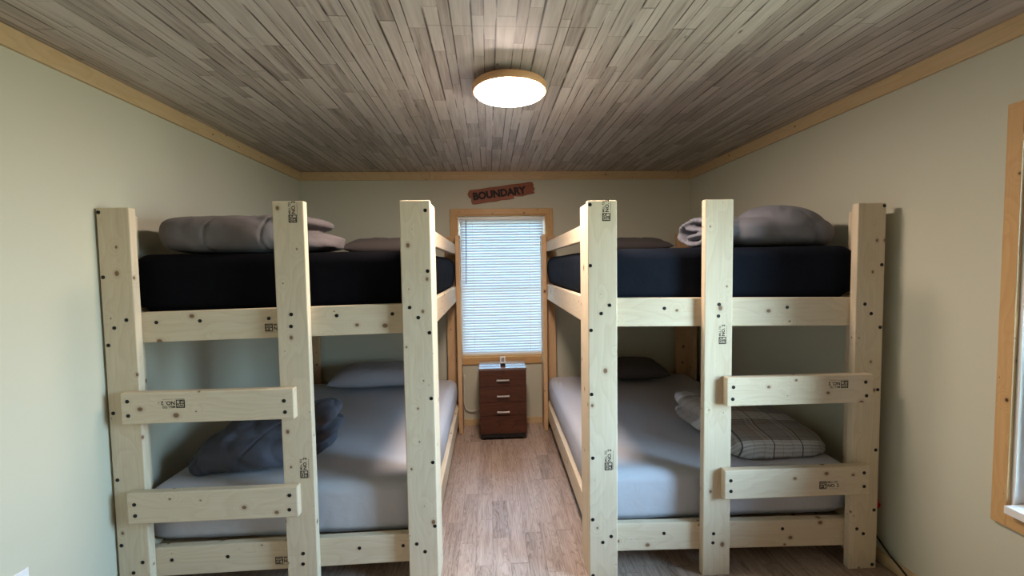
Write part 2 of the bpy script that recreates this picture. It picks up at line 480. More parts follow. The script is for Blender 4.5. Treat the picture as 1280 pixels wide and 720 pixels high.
def pillow_bm(w, l, h, seed, n=44, flat=0.15):
    bm = bmesh.new(); grid = {}
    for s in (1, -1):
        for i in range(n + 1):
            for j in range(n + 1):
                u, v = -1 + 2 * i / n, -1 + 2 * j / n
                edge = i in (0, n) or j in (0, n)
                if s < 0 and edge: grid[(s, i, j)] = grid[(1, i, j)]; continue
                t = ((1 - u ** 4) * (1 - v ** 4)) ** 0.55
                px = u * (1 - 0.06 * (1 - abs(v) ** 2) * abs(u) ** 3); py = v * (1 - 0.07 * (1 - abs(u) ** 2) * abs(v) ** 3)
                wr = noise.noise(Vector((u * 3 + seed, v * 3, s))) * 0.06 + noise.noise(Vector((u * 9 + seed, v * 9 + u * 4, s))) * 0.045 - max(0, 0.16 - abs(noise.noise(Vector((u * 5 + v * 3 + seed, v * 2.2, s + 4))))) * 0.45
                rad = abs(noise.noise(Vector((math.atan2(v, u) * 5, seed, 0)))) * 0.13 * (abs(u) ** 3 + abs(v) ** 3) * 0.5
                z = s * h / 2 * t * (1 + wr - rad)
                if s < 0: z *= flat * 2 + 0.3
                grid[(s, i, j)] = bm.verts.new((px * w / 2, py * l / 2, z + h * 0.5))
        for i in range(n):
            for j in range(n):
                q = [grid[(s, i, j)], grid[(s, i + 1, j)], grid[(s, i + 1, j + 1)], grid[(s, i, j + 1)]]
                bm.faces.new(q if s > 0 else q[::-1])
    bmesh.ops.recalc_face_normals(bm, faces=bm.faces)
    return bm

def lump(bm, c, d, e=2.6, rot=(0, 0, 0), n=20):
    """superellipsoid cushion: c centre, d full sizes"""
    from mathutils import Euler
    R = Euler(rot).to_matrix()
    t = bmesh.new()
    bmesh.ops.create_cube(t, size=2.0)
    bmesh.ops.subdivide_edges(t, edges=list(t.edges), cuts=n, use_grid_fill=True)
    for v in t.verts:
        p = v.co.copy()
        nn = (abs(p.x) ** e + abs(p.y) ** e + abs(p.z) ** e) ** (1 / e)
        p /= nn
        v.co = Vector(c) + R @ Vector((p.x * d[0] / 2, p.y * d[1] / 2, p.z * d[2] / 2))
    merge(bm, t, Matrix.Identity(4))

def soft(name, build, mat, voxel=0.0085, smooth=6, amp=0.006, seed=0.0, floor_z=None, seams=(), parent=None, label=None, wr=1.0):
    """one continuous soft body out of overlapping cushions"""
    bm = bmesh.new(); build(bm)
    me = bpy.data.meshes.new(name + '_raw'); bm.to_mesh(me); bm.free()
    ob = bpy.data.objects.new(name + '_raw', me); COL.objects.link(ob)
    rm = ob.modifiers.new('r', 'REMESH'); rm.mode = 'VOXEL'; rm.voxel_size = voxel
    sm = ob.modifiers.new('s', 'SMOOTH'); sm.factor = 0.5; sm.iterations = smooth
    dg = bpy.context.evaluated_depsgraph_get()
    me2 = bpy.data.meshes.new_from_object(ob.evaluated_get(dg))
    bpy.data.objects.remove(ob); bpy.data.meshes.remove(me)
    me2.name = name
    bm = bmesh.new(); bm.from_mesh(me2); bm.normal_update()
    for v in bm.verts:
        p, n = v.co.copy(), v.normal.copy()
        q = p + Vector((seed, seed, seed))
        d = amp * noise.noise(q * 7) + 0.45 * amp * noise.noise(Vector((q.x * 18, q.y * 9, q.z * 26)))
        cr = abs(noise.noise(Vector((q.x * 9 + q.z * 6, q.y * 5, q.z * 4))))
        d -= wr * 0.7 * amp * max(0.0, 0.25 - cr) * 4
        for s in seams:
            k = s(p)
            d -= 0.007 * math.exp(-(k / 0.006) ** 2)
        v.co = p + n * d
    if floor_z is not None:
        for v in bm.verts:
            if v.co.z < floor_z: v.co.z = floor_z
    bm.to_mesh(me2); bm.free()
    me2.materials.clear(); me2.materials.append(mat)
    me2.polygons.foreach_set('use_smooth', [True] * len(me2.polygons))
    return link(name, me2, parent)

# ------------------------------------------------------------------ room shell
TH = 0.12
def wall_with_hole(name, lo, hi, hole=None, axis='y'):
    """slab wall; hole = (a0, a1, z0, z1) along the wall"""
    bm = bmesh.new()
    def add(l, h):
        l, h = Vector(l), Vector(h); bm_box(bm, (l + h) / 2, h - l)
    if hole is None: add(lo, hi)
    else:
        a0, a1, z0, z1 = hole
        k = 0 if axis == 'y' else 1
        def rep(v, val, i): v = list(v); v[i] = val; return v
        add(lo, rep(hi, a0, k)); add(rep(lo, a1, k), hi)
        l = rep(rep(lo, a0, k), lo[2], 2); h = rep(rep(hi, a1, k), z0, 2); add(l, h)
        l = rep(rep(lo, a0, k), z1, 2); h = rep(hi, a1, k); add(l, h)
    return struct(mesh_obj(name, bm, M['paint']))

WX0, WX1, WZ0, WZ1 = -0.293, 0.571, 0.668, 2.043            # back window opening
RY0, RY1, RZ0, RZ1 = 0.62, 1.491, 0.584, 2.068              # window in the right wall
wall_with_hole('wall_back', (LEFT - TH, BACK, 0), (RIGHT + TH, BACK + TH, TOP), (WX0, WX1, WZ0, WZ1), 'y')
wall_with_hole('wall_right', (RIGHT, FRONT, 0), (RIGHT + TH, BACK, TOP), (RY0, RY1, RZ0, RZ1), 'x')
wall_with_hole('wall_left', (LEFT - TH, FRONT, 0), (LEFT, BACK, TOP))
wall_with_hole('wall_front', (LEFT - TH, FRONT - TH, 0), (RIGHT + TH, FRONT, TOP))
struct(mesh_obj('floor', (lambda b: (bm_box(b, ((LEFT + RIGHT) / 2, (FRONT + BACK) / 2, -0.05), (RIGHT - LEFT + 2 * TH, BACK - FRONT + 2 * TH, 0.1)), b)[1])(bmesh.new()), M['floor']))
struct(mesh_obj('ceiling', (lambda b: (bm_box(b, ((LEFT + RIGHT) / 2, (FRONT + BACK) / 2, TOP + 0.05), (RIGHT - LEFT + 2 * TH, BACK - FRONT + 2 * TH, 0.1)), b)[1])(bmesh.new()), M['ceiling']))

# ceiling trim boards, back wall in two lengths with a scarf joint
cz, ch, ct = TOP - 0.040, 0.078, 0.016
t1 = board('trim_1', None, (LEFT + ct / 2, (FRONT + BACK) / 2, cz), BACK - FRONT, ch, ct, (0, 1, 0), (1, 0, 0), M['honey_pale'], 0.002)
t2 = board('trim_2', None, ((RIGHT - 0.53) / 2 - 0.0, BACK - ct / 2, cz), RIGHT + 0.53 - ct, ch, ct, (1, 0, 0), (0, -1, 0), M['honey_pale'], 0.002)
t2.location.x = (-0.53 + RIGHT - ct) / 2
t4 = board('trim_4', None, ((LEFT + ct - 0.532) / 2, BACK - ct / 2 - 0.001, cz), -0.532 - LEFT - ct, ch, ct, (1, 0, 0), (0, -1, 0), M['honey_pale'], 0.002)
t3 = board('trim_3', None, (RIGHT - ct / 2, (FRONT + BACK) / 2, cz), BACK - FRONT, ch, ct, (0, 1, 0), (-1, 0, 0), M['honey_pale'], 0.002)
for t in (t1, t2, t3, t4): struct(t)
bh, bt = 0.060, 0.014
struct(board('baseboard_back', None, ((LEFT + RIGHT) / 2, BACK - bt / 2, bh / 2), RIGHT - LEFT - 2 * bt, bh, bt, (1, 0, 0), (0, -1, 0), M['honey_pale'], 0.002))
struct(board('baseboard_left', None, (LEFT + bt / 2, (FRONT + BACK) / 2, bh / 2), BACK - FRONT, bh, bt, (0, 1, 0), (1, 0, 0), M['honey_pale'], 0.002))
struct(board('baseboard_right', None, (RIGHT - bt / 2, (FRONT + BACK) / 2, bh / 2), BACK - FRONT, bh, bt, (0, 1, 0), (-1, 0, 0), M['honey_pale'], 0.002))

# ------------------------------------------------------------------ windows
def window(name, origin, right, out, a0, a1, z0, z1, cw, head, sill, jm):
    """right = direction along the wall, out = direction to the outside; opening a0..a1 x z0..z1 on the wall face"""
    root = empty(name, origin); struct(root)
    rv, ov = Vector(right), Vector(out); up = Vector((0, 0, 1))
    def at(a, d, z): return rv * a + ov * d + up * z
    ct_ = 0.018
    o0 = (a0 + a1) / 2
    inw = -ov
    board('window_casing', root, at(a0 - cw / 2, -ct_ / 2, (z0 - sill + z1 + head) / 2), z1 - z0 + head + sill, cw, ct_, (0, 0, 1), inw, M['honey'], 0.002)
    board('window_casing', root, at(a1 + cw / 2, -ct_ / 2, (z0 - sill + z1 + head) / 2), z1 - z0 + head + sill, cw, ct_, (0, 0, 1), inw, M['honey'], 0.002)
    board('window_casing', root, at(o0, -ct_ / 2, z1 + head / 2), a1 - a0, head, ct_, rv, inw, M['honey'], 0.002)
    board('window_casing', root, at(o0, -ct_ / 2, z0 - sill / 2), a1 - a0, sill, ct_, rv, inw, M['honey'], 0.002)
    # wooden reveal lining
    jd, jt = 0.095, 0.012
    board('window_jamb', root, at(a0 + jt / 2, jd / 2, (z0 + z1) / 2), z1 - z0, jd, jt, (0, 0, 1), rv, jm, 0.001)
    board('window_jamb', root, at(a1 - jt / 2, jd / 2, (z0 + z1) / 2), z1 - z0, jd, jt, (0, 0, 1), -rv, jm, 0.001)
    board('window_jamb', root, at(o0, jd / 2, z1 - jt / 2), a1 - a0 - 2 * jt, jd, jt, rv, -up, jm, 0.001)
    board('window_jamb', root, at(o0, jd / 2, z0 + jt / 2), a1 - a0 - 2 * jt, jd, jt, rv, up, jm, 0.001)
    # white vinyl sash frame with a meeting rail, glass behind
    fw, fd = 0.045, 0.035
    fo = 0.075
    A0, A1, Z0, Z1 = a0 + jt, a1 - jt, z0 + jt, z1 - jt
    bm = bmesh.new()
    def bar(c, half):
        ex = [abs(rv[i]) * half[0] * 2 + abs(ov[i]) * half[1] * 2 + abs(up[i]) * half[2] * 2 for i in range(3)]
        bm_box(bm, c, ex)
    bar(at(A0 + fw / 2, fo, (Z0 + Z1) / 2), (fw / 2, fd / 2, (Z1 - Z0) / 2))
    bar(at(A1 - fw / 2, fo, (Z0 + Z1) / 2), (fw / 2, fd / 2, (Z1 - Z0) / 2))
    bar(at(o0, fo, Z1 - fw / 2), ((A1 - A0) / 2 - fw, fd / 2, fw / 2))
    bar(at(o0, fo, Z0 + fw / 2), ((A1 - A0) / 2 - fw, fd / 2, fw / 2))
    bar(at(o0, fo + 0.012, (Z0 + Z1) / 2), ((A1 - A0) / 2 - fw, fd / 2 * 0.5, 0.013))
    mesh_obj('window_frame', bm, M['vinyl'], root)
    bm = bmesh.new()
    for za, zb in ((Z0 + fw, (Z0 + Z1) / 2 - fw / 2), ((Z0 + Z1) / 2 + fw / 2, Z1 - fw)):
        c = at(o0, fo, (za + zb) / 2); hx = (A1 - A0) / 2 - fw
        bm_box(bm, c, [abs(rv[i]) * hx * 2 + abs(ov[i]) * 0.004 + abs(up[i]) * (zb - za) for i in range(3)])
    mesh_obj('window_pane', bm, M['glass'], root)
    return root

window('window_1', (0, BACK, 0), (1, 0, 0), (0, 1, 0), WX0, WX1, WZ0, WZ1, 0.060, 0.054, 0.070, M['honey'])
w2 = window('window_2', (RIGHT, 0, 0), (0, 1, 0), (1, 0, 0), RY0, RY1, RZ0, RZ1, 0.050, 0.060, 0.070, M['vinyl'])
box_obj('window_stool', (-0.050, RY0 + 0.004, 0.578), (0.055, RY1 - 0.016, 0.609), M['vinyl'], w2, 0.003)

# closed mini blind in the back window
bl = empty('window_blind', (0, BACK + 0.028, 0))
tag(bl, 'closed white mini blind hanging in the back window', 'blind')
bx0, bx1, bzt, bzb = -0.262, 0.540, 2.022, 0.690
box_obj('headrail', (bx0, -0.014, bzt - 0.026), (bx1, 0.014, bzt), M['vinyl'], bl, 0.003)
box_obj('bottom_rail', (bx0, -0.010, bzb - 0.006), (bx1, 0.010, bzb + 0.012), M['vinyl'], bl, 0.003)
bm = bmesh.new()
ns = 50; zt, zb_ = bzt - 0.034, bzb + 0.024
for i in range(ns):
    zc = zt + (zb_ - zt) * i / (ns - 1)
    prof = []
    for k in range(5):
        s = -1 + k / 2.0
        prof.append((0.0045 * (1 - s * s) * 0.7 - 0.0050 * s, s * 0.0144))     # tilted and slightly crowned
    fr = [[bm.verts.new((xx, -y - dy, zc + z)) for (y, z) in prof] for xx in (bx0 + 0.002, bx1 - 0.002) for dy in (0.0,)]
    bk = [[bm.verts.new((xx, -y + 0.0008, zc + z)) for (y, z) in prof] for xx in (bx0 + 0.002, bx1 - 0.002)]
    for k in range(4):
        bm.faces.new((fr[0][k], fr[1][k], fr[1][k + 1], fr[0][k + 1]))
        bm.faces.new((bk[0][k], bk[0][k + 1], bk[1][k + 1], bk[1][k]))
bmesh.ops.recalc_face_normals(bm, faces=bm.faces)
mesh_obj('slats', bm, M['blind'], bl, None, True)
for cx in (-0.142, 0.405):
    bm = bmesh.new(); tube(bm, [(cx, -0.0135, bzb), (cx, -0.0135, bzt - 0.02)], 0.0022, 6)
    mesh_obj('ladder_cord', bm, M['vinyl'], bl)
bm = bmesh.new(); tube(bm, [(-0.205, -0.019, 1.992), (-0.207, -0.0195, 1.70), (-0.214, -0.019, 1.385)], 0.0042, 8)
mesh_obj('tilt_wand', bm, M['plastic_grey'], bl)

# ------------------------------------------------------------------ lumber bunk beds
SCREW_ME = None
def screw_mesh():
    global SCREW_ME
    if SCREW_ME is None:
        bm = bmesh.new(); lathe(bm, [(0.0085, 0.0), (0.0085, 0.0010), (0.0065, 0.0018), (0.003, 0.0018), (0.0028, 0.0009), (0, 0.0009)], 16)
        SCREW_ME = bpy.data.meshes.new('screw'); bm.to_mesh(SCREW_ME); bm.free(); SCREW_ME.materials.append(M['black'])
    return SCREW_ME

STAMP_ME = None
def stamp_mesh():
    """ink grade stamp: square mark, MILL line, NO. 2, thin line below; reads along X, 0.098 long"""
    global STAMP_ME
    if STAMP_ME is None:
        dst = bmesh.new()
        def rect(x0, y0, x1, y1): dst.faces.new([dst.verts.new(c) for c in ((x0, y0, 0), (x1, y0, 0), (x1, y1, 0), (x0, y1, 0))])
        rect(-0.049, -0.019, -0.044, 0.019); rect(-0.015, -0.019, -0.011, 0.019)
        rect(-0.044, 0.015, -0.015, 0.019); rect(-0.044, -0.019, -0.015, -0.015); rect(-0.044, -0.002, -0.015, 0.001)
        def put(body, size, x, y, bold):
            merge(dst, text_bm(body, size, 0.0, bold), Matrix.Translation((x, y, 0)))
        put('WC', 0.0165, -0.0425, 0.0025, 0.0006); put('LB', 0.0165, -0.0415, -0.0142, 0.0006)
        put('MILL 722', 0.0145, -0.007, 0.0085, 0.0003)
        put('NO. 2', 0.0235, -0.007, -0.0125, 0.0007)
        rect(-0.049, -0.0230, -0.002, -0.0217); rect(0.001, -0.0230, 0.047, -0.0217)
        for f in dst.faces:
            f.normal_update()
            if f.normal.z < 0: f.normal_flip()
        STAMP_ME = bpy.data.meshes.new('grade_stamp'); dst.to_mesh(STAMP_ME); dst.free(); STAMP_ME.materials.append(M['ink'])
    return STAMP_ME

def bed(side, origin, rz, BW, BL, H, Hout, Hback, lad, up_rail, low_rail, tilt_u, tilt_l, rungs, guard_top, screws, stamps, label):
    """local frame: origin at the aisle front corner on the floor, y runs to the back wall, s*u runs away from the aisle"""
    s = side
    root = empty('bunk_bed', origin, rz)
    tag(root, label, 'bunk bed', 'lumber bunk beds')
    P = M['pine']; PB = M['pine_back']
    Z = (0, 0, 1); FR = (0, -1, 0)
    B = {}
    # front corner posts: a board facing the room and one behind it turned sideways
    B['inner'] = board('corner_post', root, (s * W / 2, T / 2, H / 2), H, W, T, Z, FR, P)
    B['outer'] = board('corner_post', root, (s * (BW - W / 2), T / 2, Hout / 2), Hout, W, T, Z, FR, P)
    def sub(parent, name, *a):
        c, L, w, t, xd, zd, m = a
        o = board(name, root, c, L, w, t, xd, zd, m)
        mt = o.matrix_basis.copy(); o.parent = parent; o.matrix_basis = parent.matrix_basis.inverted() @ mt
        return o
    sub(B['inner'], 'post_side_board', (s * T / 2, T + W / 2, H / 2 - 0.004), H - 0.008, W, T, Z, (-s, 0, 0), P)
    sub(B['outer'], 'post_side_board', (s * (BW - T / 2), T + W / 2, Hout / 2 - 0.010), Hout - 0.02, W, T, Z, (-s, 0, 0), P)
    # back corner posts
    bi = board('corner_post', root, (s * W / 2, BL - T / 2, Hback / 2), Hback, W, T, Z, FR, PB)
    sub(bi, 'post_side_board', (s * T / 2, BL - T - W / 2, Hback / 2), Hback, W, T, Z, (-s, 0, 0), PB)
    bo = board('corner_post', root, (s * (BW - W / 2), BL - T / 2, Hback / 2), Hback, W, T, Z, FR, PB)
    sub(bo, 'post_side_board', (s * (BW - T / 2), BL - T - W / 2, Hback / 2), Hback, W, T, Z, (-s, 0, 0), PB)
    B['ladder'] = board('ladder_post', root, (s * (lad[0] + lad[1]) / 2, T / 2, H / 2), H, lad[1] - lad[0], T, Z, FR, P)
    # rails
    u0, u1 = T + 0.001, BW - T - 0.001
    def rail(name, z, tilt):
        return board(name, root, (s * (u0 + u1) / 2, 1.5 * T, z - W / 2), u1 - u0, W, T, (s, 0, -tilt), FR, P)
    B['urail'] = rail('end_rail', up_rail, tilt_u)
    B['lrail'] = rail('end_rail', low_rail, tilt_l)
    y0, y1 = T + 0.16, BL - T - 0.002
    for z in (up_rail, low_rail):
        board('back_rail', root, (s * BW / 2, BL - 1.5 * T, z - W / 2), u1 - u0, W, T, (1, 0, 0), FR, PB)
        for uu, d in ((1.5 * T, -s), (BW - 1.5 * T, s)):
            board('side_rail', root, (s * uu, BL / 2, z - W / 2), BL - 4 * T - 0.004, W, T, (0, 1, 0), (d, 0, 0), P)
        # bed slats between the side rails
        n = 11
        for k in range(n):
            yy = 0.16 + (BL - 0.32) * k / (n - 1)
            board('bed_slat', root, (s * BW / 2, yy, z - 0.045 - 0.012), BW - 4 * T - 0.004, 0.089, 0.019, (1, 0, 0), Z, M['deck'], 0.002)
    board('guard_rail', root, (s * 1.5 * T, BL / 2, guard_top - 0.0445), BL - 2 * T - 0.004, 0.089, T, (0, 1, 0), (-s, 0, 0), P)
    for k, (ua, ub, z0, z1) in rungs.items():
        B[k] = board('ladder_rung', root, (s * (ua + ub) / 2, -T / 2 - 0.0005, (z0 + z1) / 2), ub - ua, z1 - z0, T, (1, 0, 0), FR, P, 0.005)
    # black structural screws and ink stamps sit on their own boards
    ydep = {'urail': T, 'lrail': T, 'rung_up': -T - 0.0005, 'rung_low': -T - 0.0005}
    def stick(bkey, name, me, u, z, turn=0.0, scale=1.0, lift=0.0002):
        b = B[bkey]
        m = frame_mtx((s * u, ydep.get(bkey, 0.0) - lift, z), (1, 0, 0), FR)
        m = m @ Matrix.Rotation(turn, 4, 'Z') @ Matrix.Diagonal((scale, scale, 1, 1))
        o = link(name, me, b); o.matrix_basis = b.matrix_basis.inverted() @ m
    for k, pts in screws.items():
        for u, z in pts: stick(k, 'screw', screw_mesh(), u, z)
    for k, u, z, turn, sc_ in stamps: stick(k, 'grade_stamp', stamp_mesh(), u, z, turn, sc_, 0.0004)
    return root

UP, FLIP = PI / 2, PI
L_ORG, L_ROT = Vector((-0.2636, 2.001, 0)), -0.0031
R_ORG, R_ROT = Vector((0.4694, 1.9915, 0)), -0.0158
left_bed = bed(-1, L_ORG, L_ROT, 1.4681, 2.077, 1.856, 1.833, 1.833, (0.568, 0.708), 1.368, 0.247, 0.0150, 0.011,
    {'rung_up': (0.630, 1.383, 0.865, 1.007), 'rung_low': (0.630, 1.383, 0.405, 0.549)}, 1.753,
    {'outer': [(1.457, 1.812), (1.454, 1.524), (1.366, 1.33), (1.42, 1.295), (1.45, 1.217), (1.448, 0.906), (1.448, 0.595), (1.449, 0.285), (1.36, 0.2), (1.403, 0.152)],
     'inner': [(0.021, 1.809), (0.017, 1.529), (0.104, 1.361), (0.065, 1.313), (0.015, 1.241), (0.015, 0.929), (0.015, 0.621), (0.013, 0.309), (0.101, 0.225), (0.062, 0.185)],
     'ladder': [(0.642, 1.34), (0.645, 1.285), (0.633, 0.205), (0.635, 0.154)],
     'urail': [(1.266, 1.312), (1.072, 1.315), (0.762, 1.32), (0.451, 1.326), (0.193, 1.329)],
     'lrail': [(1.258, 0.179), (1.001, 0.183), (0.383, 0.193), (0.174, 0.195)],
     'rung_up': [(1.353, 0.969), (1.352, 0.904), (0.673, 0.951), (0.67, 0.899)],
     'rung_low': [(1.35, 0.496), (1.349, 0.444), (0.666, 0.51), (0.669, 0.442)]},
    [('ladder', 0.618, 1.805, UP, 0.95), ('ladder', 0.613, 0.616, UP, 0.95), ('rung_up', 1.155, 0.952, FLIP, 1.0),
     ('urail', 0.735, 1.277, 0, 0.95), ('lrail', 0.735, 0.152, 0, 0.95)],
    'raw pine bunk bed with slate comforter on its lower bunk, against the left wall')
right_bed = bed(1, R_ORG, R_ROT, 1.4521, 2.094, 1.848, 1.824, 1.834, (0.563, 0.700), 1.376, 0.249, 0.0155, 0.016,
    {'rung_up': (0.655, 1.374, 0.862, 1.001), 'rung_low': (0.649, 1.374, 0.405, 0.549)}, 1.765,
    {'inner': [(0.012, 1.828), (0.012, 1.543), (0.103, 1.354), (0.063, 1.315), (0.014, 1.236), (0.015, 0.927), (0.019, 0.615), (0.017, 0.309), (0.107, 0.221), (0.066, 0.193), (0.017, 0.027)],
     'ladder': [(0.634, 1.348), (0.631, 1.292), (0.617, 0.214), (0.614, 0.168)],
     'urail': [(0.383, 1.33), (0.996, 1.324)], 'lrail': [(0.384, 0.201), (0.992, 0.2)],
     'rung_up': [(0.687, 0.955), (0.684, 0.897), (1.337, 0.963), (1.343, 0.896)],
     'rung_low': [(0.679, 0.499), (0.68, 0.447), (1.342, 0.515), (1.344, 0.447)],
     'outer': [(1.441, 1.81), (1.436, 1.526), (1.357, 1.336), (1.39, 1.289), (1.437, 1.221), (1.434, 0.912), (1.433, 0.609), (1.433, 0.303), (1.347, 0.209), (1.381, 0.183), (1.431, 0.021)]},
    [('inner', 0.088, 1.799, UP, 0.98), ('inner', 0.095, 0.602, UP, 1.0), ('ladder', 0.651, 1.201, UP, 0.92),
     ('rung_up', 1.204, 0.955, FLIP, 0.95), ('rung_low', 1.165, 0.462, 0, 0.95)],
    'raw pine bunk bed with plaid quilt on its lower bunk, against the right wall')

def on_bed(side, u, y, z, rz=0.0):
    """matrix for something lying on a bed, in the bed's frame"""
    org, rot = (L_ORG, L_ROT) if side < 0 else (R_ORG, R_ROT)
    return Matrix.Translation(org) @ Matrix.Rotation(rot, 4, 'Z') @ Matrix.Translation((side * u, y, z)) @ Matrix.Rotation(rz, 4, 'Z')

# ------------------------------------------------------------------ mattresses
def mattress(side, BW, BL, z0, h, mat, seed, label, ulo=0.0, pleat=0.006):
    w = BW - 4 * T - 0.014
    l = BL - 4 * T - 0.034
    o = fitted_mattress('mattress', (w, l, h), mat, seed, None, on_bed(side, BW / 2, BL / 2, z0 + h / 2), pleat)
    return tag(o, label, 'mattress', 'full size mattresses on the bunks')
mattress(-1, 1.4681, 2.077, 1.342, 0.288, M['sheet_black'], 1.3, 'black-sheeted mattress on the upper bunk of the bed by the left wall', pleat=0.008)
mattress(1, 1.4521, 2.094, 1.350, 0.278, M['sheet_navy'], 4.1, 'navy-black-sheeted mattress on the upper bunk of the bed by the right wall', pleat=0.008)
mattress(-1, 1.4681, 2.077, 0.221, 0.279, M['sheet_grey'], 7.7, 'pale grey-sheeted mattress on the lower bunk under the slate comforter', pleat=0.010)
mattress(1, 1.4521, 2.094, 0.223, 0.275, M['sheet_grey2'], 9.2, 'pale grey-sheeted mattress on the lower bunk under the plaid quilt', pleat=0.012)

# ------------------------------------------------------------------ pillows
def pillow(loc, rz, w, l, h, mat, seed, tilt, label):
    bm = pillow_bm(w, l, h, seed)
    o = mesh_obj('pillow', bm, mat, None, Matrix.Translation(loc) @ Matrix.Rotation(rz, 4, 'Z') @ Matrix.Rotation(tilt, 4, 'X'), True)
    return tag(o, label, 'pillow', 'bed pillows')
pillow((-0.86, 3.78, 1.630), 0.05, 0.68, 0.46, 0.175, M['taupe'], 3.0, 0.02, 'taupe pillow at the wall end of the black-sheeted upper bunk')
pillow((1.24, 3.78, 1.622), -0.05, 0.70, 0.46, 0.16, M['dusk'], 5.0, 0.02, 'dark taupe pillow at the wall end of the navy-sheeted upper bunk')
pillow((-0.98, 3.80, 0.490), 0.10, 0.80, 0.40, 0.205, M['pale_case'], 8.0, 0.06, 'light grey pillow on the lower bunk near the slate comforter')
pillow((1.25, 3.80, 0.492), -0.03, 0.66, 0.40, 0.190, M['dusk'], 11.0, 0.05, 'dark pillow on the lower bunk behind the plaid quilt')

# ------------------------------------------------------------------ folded bedding
def b_ul(bm):
    lump(bm, (-1.28, 2.36, 1.725), (0.66, 0.50, 0.195), 3.2)
    lump(bm, (-1.44, 2.36, 1.728), (0.38, 0.48, 0.196), 3.0)
    lump(bm, (-1.10, 2.38, 1.676), (0.60, 0.46, 0.088), 3.0)
    lump(bm, (-1.05, 2.38, 1.790), (0.38, 0.46, 0.075), 2.8, (0, 0.02, 0))
    lump(bm, (-1.03, 2.40, 1.716), (0.46, 0.44, 0.070), 2.8, (0, 0.06, 0))
tag(soft('comforter', b_ul, M['grey_comf'], seed=2.0, floor_z=1.6345, amp=0.005, smooth=5,
    seams=(lambda p: p.x + 1.345 - 0.11 * (p.z - 1.73) + 2.6 * (p.z - 1.72) ** 2 * -1, lambda p: p.x + 1.09 - 0.10 * (p.z - 1.73) - 2.6 * (p.z - 1.72) ** 2)),
    'taupe grey comforter folded in a low stack on the black-sheeted upper bunk', 'comforter', 'folded comforters')

def coil(bm, c, a, b, turns, start, thick, length, gap):
    """rolled end of a comforter: a padded band winding inwards, its axis along X"""
    n = int(turns * 30)
    for i in range(n + 1):
        th = start + 2 * PI * turns * i / n
        k = 1 - gap * turns * i / n
        lump(bm, (c[0] + 0.006 * math.sin(i * 1.3), c[1] + a * k * math.cos(th), c[2] + b * k * math.sin(th)),
             (length, thick, thick * 0.95), 3.0, (0, 0, 0), 6)

def b_ur(bm):
    lump(bm, (1.53, 2.33, 1.708), (0.56, 0.42, 0.172), 3.0)
    lump(bm, (1.635, 2.33, 1.742), (0.46, 0.40, 0.240), 2.1, (0, 0.10, 0))
    lump(bm, (1.735, 2.33, 1.712), (0.30, 0.40, 0.180), 2.4, (0, 0.28, 0))
    coil(bm, (1.255, 2.34, 1.718), 0.168, 0.068, 0.93, PI * 1.30, 0.042, 0.24, 0.05)
    lump(bm, (1.255, 2.36, 1.737), (0.23, 0.275, 0.037), 2.6, (0.10, 0, 0), 12)
    lump(bm, (1.250, 2.33, 1.696), (0.24, 0.265, 0.037), 2.6, (-0.06, 0, 0), 12)

tag(soft('comforter', b_ur, M['blue_comf'], seed=5.0, floor_z=1.6325, amp=0.004, smooth=1, wr=1.2, voxel=0.006),
    'blue-grey comforter rolled and humped on the navy-sheeted upper bunk', 'comforter', 'folded comforters')

def b_ll(bm):
    lump(bm, (-1.27, 2.44, 0.585), (0.60, 0.56, 0.18), 3.0, (0, -0.06, 0))
    lump(bm, (-1.21, 2.50, 0.670), (0.52, 0.48, 0.15), 2.8, (0.0, -0.04, 0))
    lump(bm, (-1.40, 2.44, 0.560), (0.44, 0.52, 0.13), 2.8, (0, -0.25, 0))
    lump(bm, (-1.42, 2.48, 0.620), (0.34, 0.46, 0.13), 2.4, (0, -0.65, 0))
    lump(bm, (-1.08, 2.52, 0.535), (0.30, 0.46, 0.075), 2.6, (0, 0.05, 0))
    lump(bm, (-1.04, 2.54, 0.605), (0.30, 0.46, 0.078), 2.6, (0, -0.05, 0))
    lump(bm, (-1.05, 2.54, 0.690), (0.30, 0.46, 0.100), 2.6, (0, -0.12, 0))
tag(soft('comforter', b_ll, M['slate_comf'], seed=9.0, floor_z=0.5045, amp=0.008, smooth=3, wr=1.5,
    seams=(lambda p: p.x + 1.26 - 0.5 * (p.z - 0.60) - 4 * (p.z - 0.60) ** 2,)),
    'dark slate comforter folded thick on the lower bunk behind the ladder', 'comforter', 'folded comforters')

def b_lr(bm):
    lump(bm, (1.545, 2.44, 0.567), (0.56, 0.62, 0.145), 4.6, (0.10, 0.03, 0.06))
    lump(bm, (1.50, 2.54, 0.610), (0.44, 0.46, 0.12), 3.0, (0.06, 0.10, 0.06))
    lump(bm, (1.345, 2.60, 0.640), (0.26, 0.50, 0.120), 2.4, (0.0, 0.2, 0.05))
    lump(bm, (1.345, 2.60, 0.560), (0.24, 0.50, 0.085), 2.4, (0.0, 0.0, 0.05))
    lump(bm, (1.60, 2.44, 0.538), (0.50, 0.61, 0.080), 4.6, (0.04, 0.0, 0.06))
tag(soft('quilt', b_lr, M['plaid'], seed=12.0, floor_z=0.5025, amp=0.005, smooth=4),
    'grey plaid quilt with pale stripes folded on the lower bunk', 'quilt')

